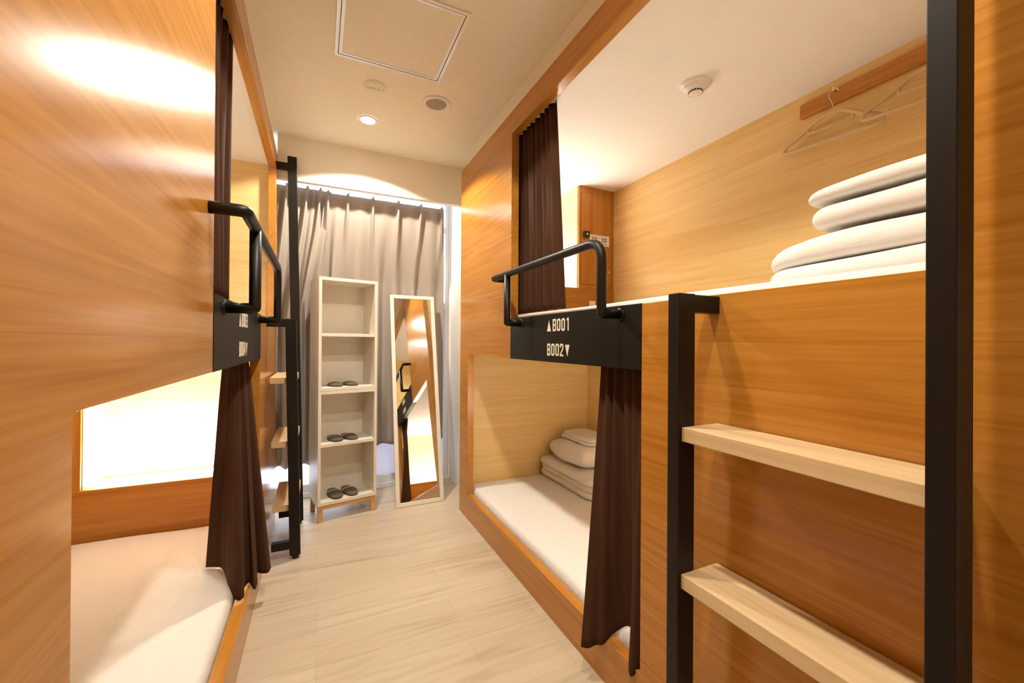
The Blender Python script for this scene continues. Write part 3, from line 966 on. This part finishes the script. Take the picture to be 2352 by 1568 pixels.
# ------------------------------------------------------------------ ceiling fittings
o = thing('access_hatch', 'square silver edged access hatch in the aisle ceiling', 'hatch', (0.3267, 1.9656, H))
def sq(h0, h1, z0, z1, mat, nm):
    bm = bmesh.new()
    box(bm, -h1, -h1, z0, -h0, h1, z1); box(bm, h0, -h1, z0, h1, h1, z1)
    box(bm, -h0, -h1, z0, h0, -h0, z1); box(bm, -h0, h0, z0, h0, h1, z1)
    return link(nm, bm, M[mat], o)
sq(0.2507, 0.2663, -0.006, -0.0003, 'alu', 'outer_frame')
sq(0.2474, 0.2507, -0.0015, -0.0003, 'slot', 'shadow_joint')
sq(0.2329, 0.2474, -0.005, -0.0003, 'alu', 'door_frame')
link('hatch_panel', B(-0.2329, -0.2329, -0.003, 0.2329, 0.2329, -0.0003), M['ceil'], o)

o = thing('ceiling_speaker', 'round ceiling speaker with beige mesh by the hatch corner', 'speaker', (0.6307, 2.4324, H))
bm = bmesh.new(); lathe(bm, [(0.060, -0.004), (0.064, -0.010), (0.074, -0.010), (0.084, -0.005), (0.085, -0.0003)], seg=48)
link('trim_ring', bm, M['ceil_white'], o)
bm = bmesh.new(); lathe(bm, [(0, -0.0065), (0.03, -0.006), (0.0615, -0.0045)], seg=48)
link('mesh_grille', bm, M['mesh'], o)

o = thing('ceiling_sensor', 'flat round white sensor disc above the lit downlight', 'sensor', (0.2771, 2.4216, H))
bm = bmesh.new(); lathe(bm, [(0, -0.012), (0.048, -0.012), (0.058, -0.008), (0.064, -0.0003)], seg=48)
link('disc', bm, M['ceil'], o)
bm = bmesh.new()
for k in range(7):
    x = -0.040+k*0.0135
    box(bm, x, -0.012+0.006*(k % 2), -0.0126, x+0.003, 0.012+0.004*((k+1) % 3), -0.0118)
for k in range(3):
    box(bm, -0.036+k*0.027, 0.004-0.008*(k % 2), -0.0126, -0.022+k*0.027, 0.007-0.008*(k % 2), -0.0118)
link('vent_slots', bm, M['mesh'], o)
bm = bmesh.new(); lathe(bm, [(0, -0.014), (0.004, -0.014), (0.005, -0.0115)], (-0.014, 0.0, 0), 14)
link('indicator', bm, M['green'], o)

def downlight(label, x, y, watts, grp='downlights along the aisle'):
    d = thing('downlight', label, 'light', (x, y, H), 0, grp)
    bm = bmesh.new(); lathe(bm, [(0.043, -0.002), (0.046, -0.006), (0.056, -0.005), (0.060, -0.0003)], seg=40)
    link('trim_ring', bm, M['ceil_white'], d)
    bm = bmesh.new(); lathe(bm, [(0, -0.004), (0.022, -0.0036), (0.044, -0.0022)], seg=40)
    link('lens', bm, M['lamp'], d)
    l = bpy.data.lights.new('downlight_beam', 'SPOT')
    l.energy = watts; l.color = (1.0, 0.945, 0.81); l.shadow_soft_size = 0.042
    l.spot_size = radians(136); l.spot_blend = 0.15
    lo = bpy.data.objects.new('downlight_beam', l); COL.objects.link(lo)
    lo.location = (0, 0, -0.012); lo.parent = d
    return d
downlight('lit white downlight in the aisle ceiling near the window', 0.2771, 2.8055, 148)
downlight('downlight in the aisle ceiling on the near side of the hatch', 0.32, 1.17, 88)
downlight('downlight in the aisle ceiling overhead of the entrance', 0.32, 0.45, 82)

o = thing('smoke_detector', 'round white smoke detector on the upper right bunk ceiling', 'smoke detector', (1.548, 1.345, 2.432))
bm = bmesh.new(); lathe(bm, [(0.056, -0.014), (0.060, -0.012), (0.067, -0.006), (0.070, -0.0003)], seg=48)
link('base', bm, M['white_plastic'], o)
bm = bmesh.new(); lathe(bm, [(0.030, -0.034), (0.042, -0.030), (0.052, -0.020), (0.056, -0.014)], seg=48)
link('cover', bm, M['white_plastic'], o)
bm = bmesh.new(); lathe(bm, [(0, -0.043), (0.026, -0.043), (0.030, -0.040), (0.030, -0.034)], seg=40)
link('sensor_cap', bm, M['white_plastic'], o)
bm = bmesh.new()
for k in range(18):
    a = 2*pi*k/18
    obox(bm, Matrix.Rotation(a, 4, 'Z') @ Matrix.Translation((0.0302, 0, -0.0375)), -0.001, -0.0034, -0.0025, 0.0012, 0.0034, 0.0045)
link('sensor_slots', bm, M['slot'], o)

# ------------------------------------------------------------------ hanger rail and hangers in the upper right bunk
o = thing('hanger_rail', 'honey wood rail high on the back wall of the upper right bunk', 'hanger rail', (2.08, 0.80, 2.318))
bm = bmesh.new(); box(bm, -0.020, -0.42, 0, -0.0005, 0.39, 0.066, 0, 0.003)
link('board', bm, M['wood_front'], o)
for yy in (0.235, -0.085):
    bm = bmesh.new(); tube(bm, bend([(-0.018, yy, 0.048), (-0.046, yy, 0.048), (-0.050, yy, 0.062)], 0.008), 0.0032, 10)
    link('coat_hook', bm, M['steel'], o)

def make_hanger(name, label, loc, rotz, tip=0.0):
    root = thing(name, label, 'hanger', loc, rotz, 'clothes hangers on the wooden rail')
    root.rotation_euler = (tip, 0, rotz)
    # local plane: y along the wall, z down from the hook's bearing point
    bm = bmesh.new()
    r = 0.0085
    hw = 0.205
    sh_l = catmull([(0, -0.035, -0.112), (0, 0.0, -0.100), (0, 0.035, -0.112)], 8)
    outl = bend([(0, 0, -0.098), (0, 0.05, -0.106), (0, 0.12, -0.150), (0, hw-0.01, -0.185), (0, hw, -0.212), (0, hw-0.03, -0.216), (0, -hw+0.03, -0.216),
                 (0, -hw, -0.212), (0, -hw+0.01, -0.185), (0, -0.12, -0.150), (0, -0.05, -0.106), (0, 0, -0.098)], [0.02, 0.02, 0.02, 0.012, 0.012, 0.012, 0.012, 0.02, 0.02, 0.02], 5)
    tube(bm, outl[:-1], r, 10, closed=True)
    tube(bm, bend([(0, 0.090, -0.140), (0, 0.094, -0.158), (0, -0.094, -0.158), (0, -0.090, -0.140)], 0.008, 4), r*0.75, 10)
    link('hanger_body', bm, M['hanger'], root)
    bm = bmesh.new()
    pts = [(0, -0.004, -0.100), (0, -0.004, -0.070), (0, 0.004, -0.050), (0, 0.014, -0.032)]
    pts = catmull(pts, 5)
    for k in range(1, 10):
        a = -0.3+k*(pi+0.5)/9
        pts.append(Vector((0, 0.018*cos(a)-0.003, -0.018+0.018*sin(a)+0.0)))
    tube(bm, pts, 0.0018, 8)
    link('hook', bm, M['steel'], root)
    return root
make_hanger('clothes_hanger', 'beige slim hanger at the far end of the wooden rail', (2.033, 1.035, 2.371), radians(-4), 0.09)
make_hanger('clothes_hanger', 'beige hanger partly hidden behind the tall black ladder post', (2.020, 0.705, 2.371), radians(6), 0.03)

# ------------------------------------------------------------------ daylight
w = bpy.data.worlds.new('overcast_sky'); sc.world = w; w.use_nodes = True
bg = w.node_tree.nodes['Background']
bg.inputs['Color'].default_value = (0.80, 0.86, 1.0, 1); bg.inputs['Strength'].default_value = 4.5
pl = bpy.data.lights.new('window_portal', 'AREA'); pl.shape = 'RECTANGLE'; pl.size = WX1-WX0; pl.size_y = WZ1-WZ0
pl.cycles.is_portal = True
po = bpy.data.objects.new('window_portal', pl); COL.objects.link(po)
po.location = ((WX0+WX1)/2, WY+0.10, (WZ0+WZ1)/2); po.rotation_euler = (radians(-90), 0, 0)

# ------------------------------------------------------------------ camera
f_px, yaw, pitch, roll = 945.742, 0.438963532, 2.90769665e-03, 6.65666476e-03
fw = Vector((sin(yaw)*cos(pitch), cos(yaw)*cos(pitch), sin(pitch)))
r0 = Vector((cos(yaw), -sin(yaw), 0)); u0 = r0.cross(fw)
r1 = r0*cos(roll)+u0*sin(roll); u1 = -r0*sin(roll)+u0*cos(roll)
cd = bpy.data.cameras.new('camera'); cd.sensor_width = 36; cd.sensor_fit = 'HORIZONTAL'; cd.lens = f_px/2352*36
cd.clip_start = 0.02
cam = bpy.data.objects.new('camera', cd); COL.objects.link(cam)
mw = Matrix.Identity(4)
for i in range(3):
    mw[i][0] = r1[i]; mw[i][1] = u1[i]; mw[i][2] = -fw[i]
mw[0][3], mw[1][3], mw[2][3] = 0, 0, 1.25
cam.matrix_world = mw
sc.camera = cam

sc.view_settings.view_transform = 'Standard'
sc.view_settings.look = 'None'
sc.view_settings.gamma = 1
sc.view_settings.use_curve_mapping = False
sc.view_settings.exposure = 0.0
sc.cycles.max_bounces = 10
sc.cycles.diffuse_bounces = 6
sc.cycles.sample_clamp_indirect = 20.0
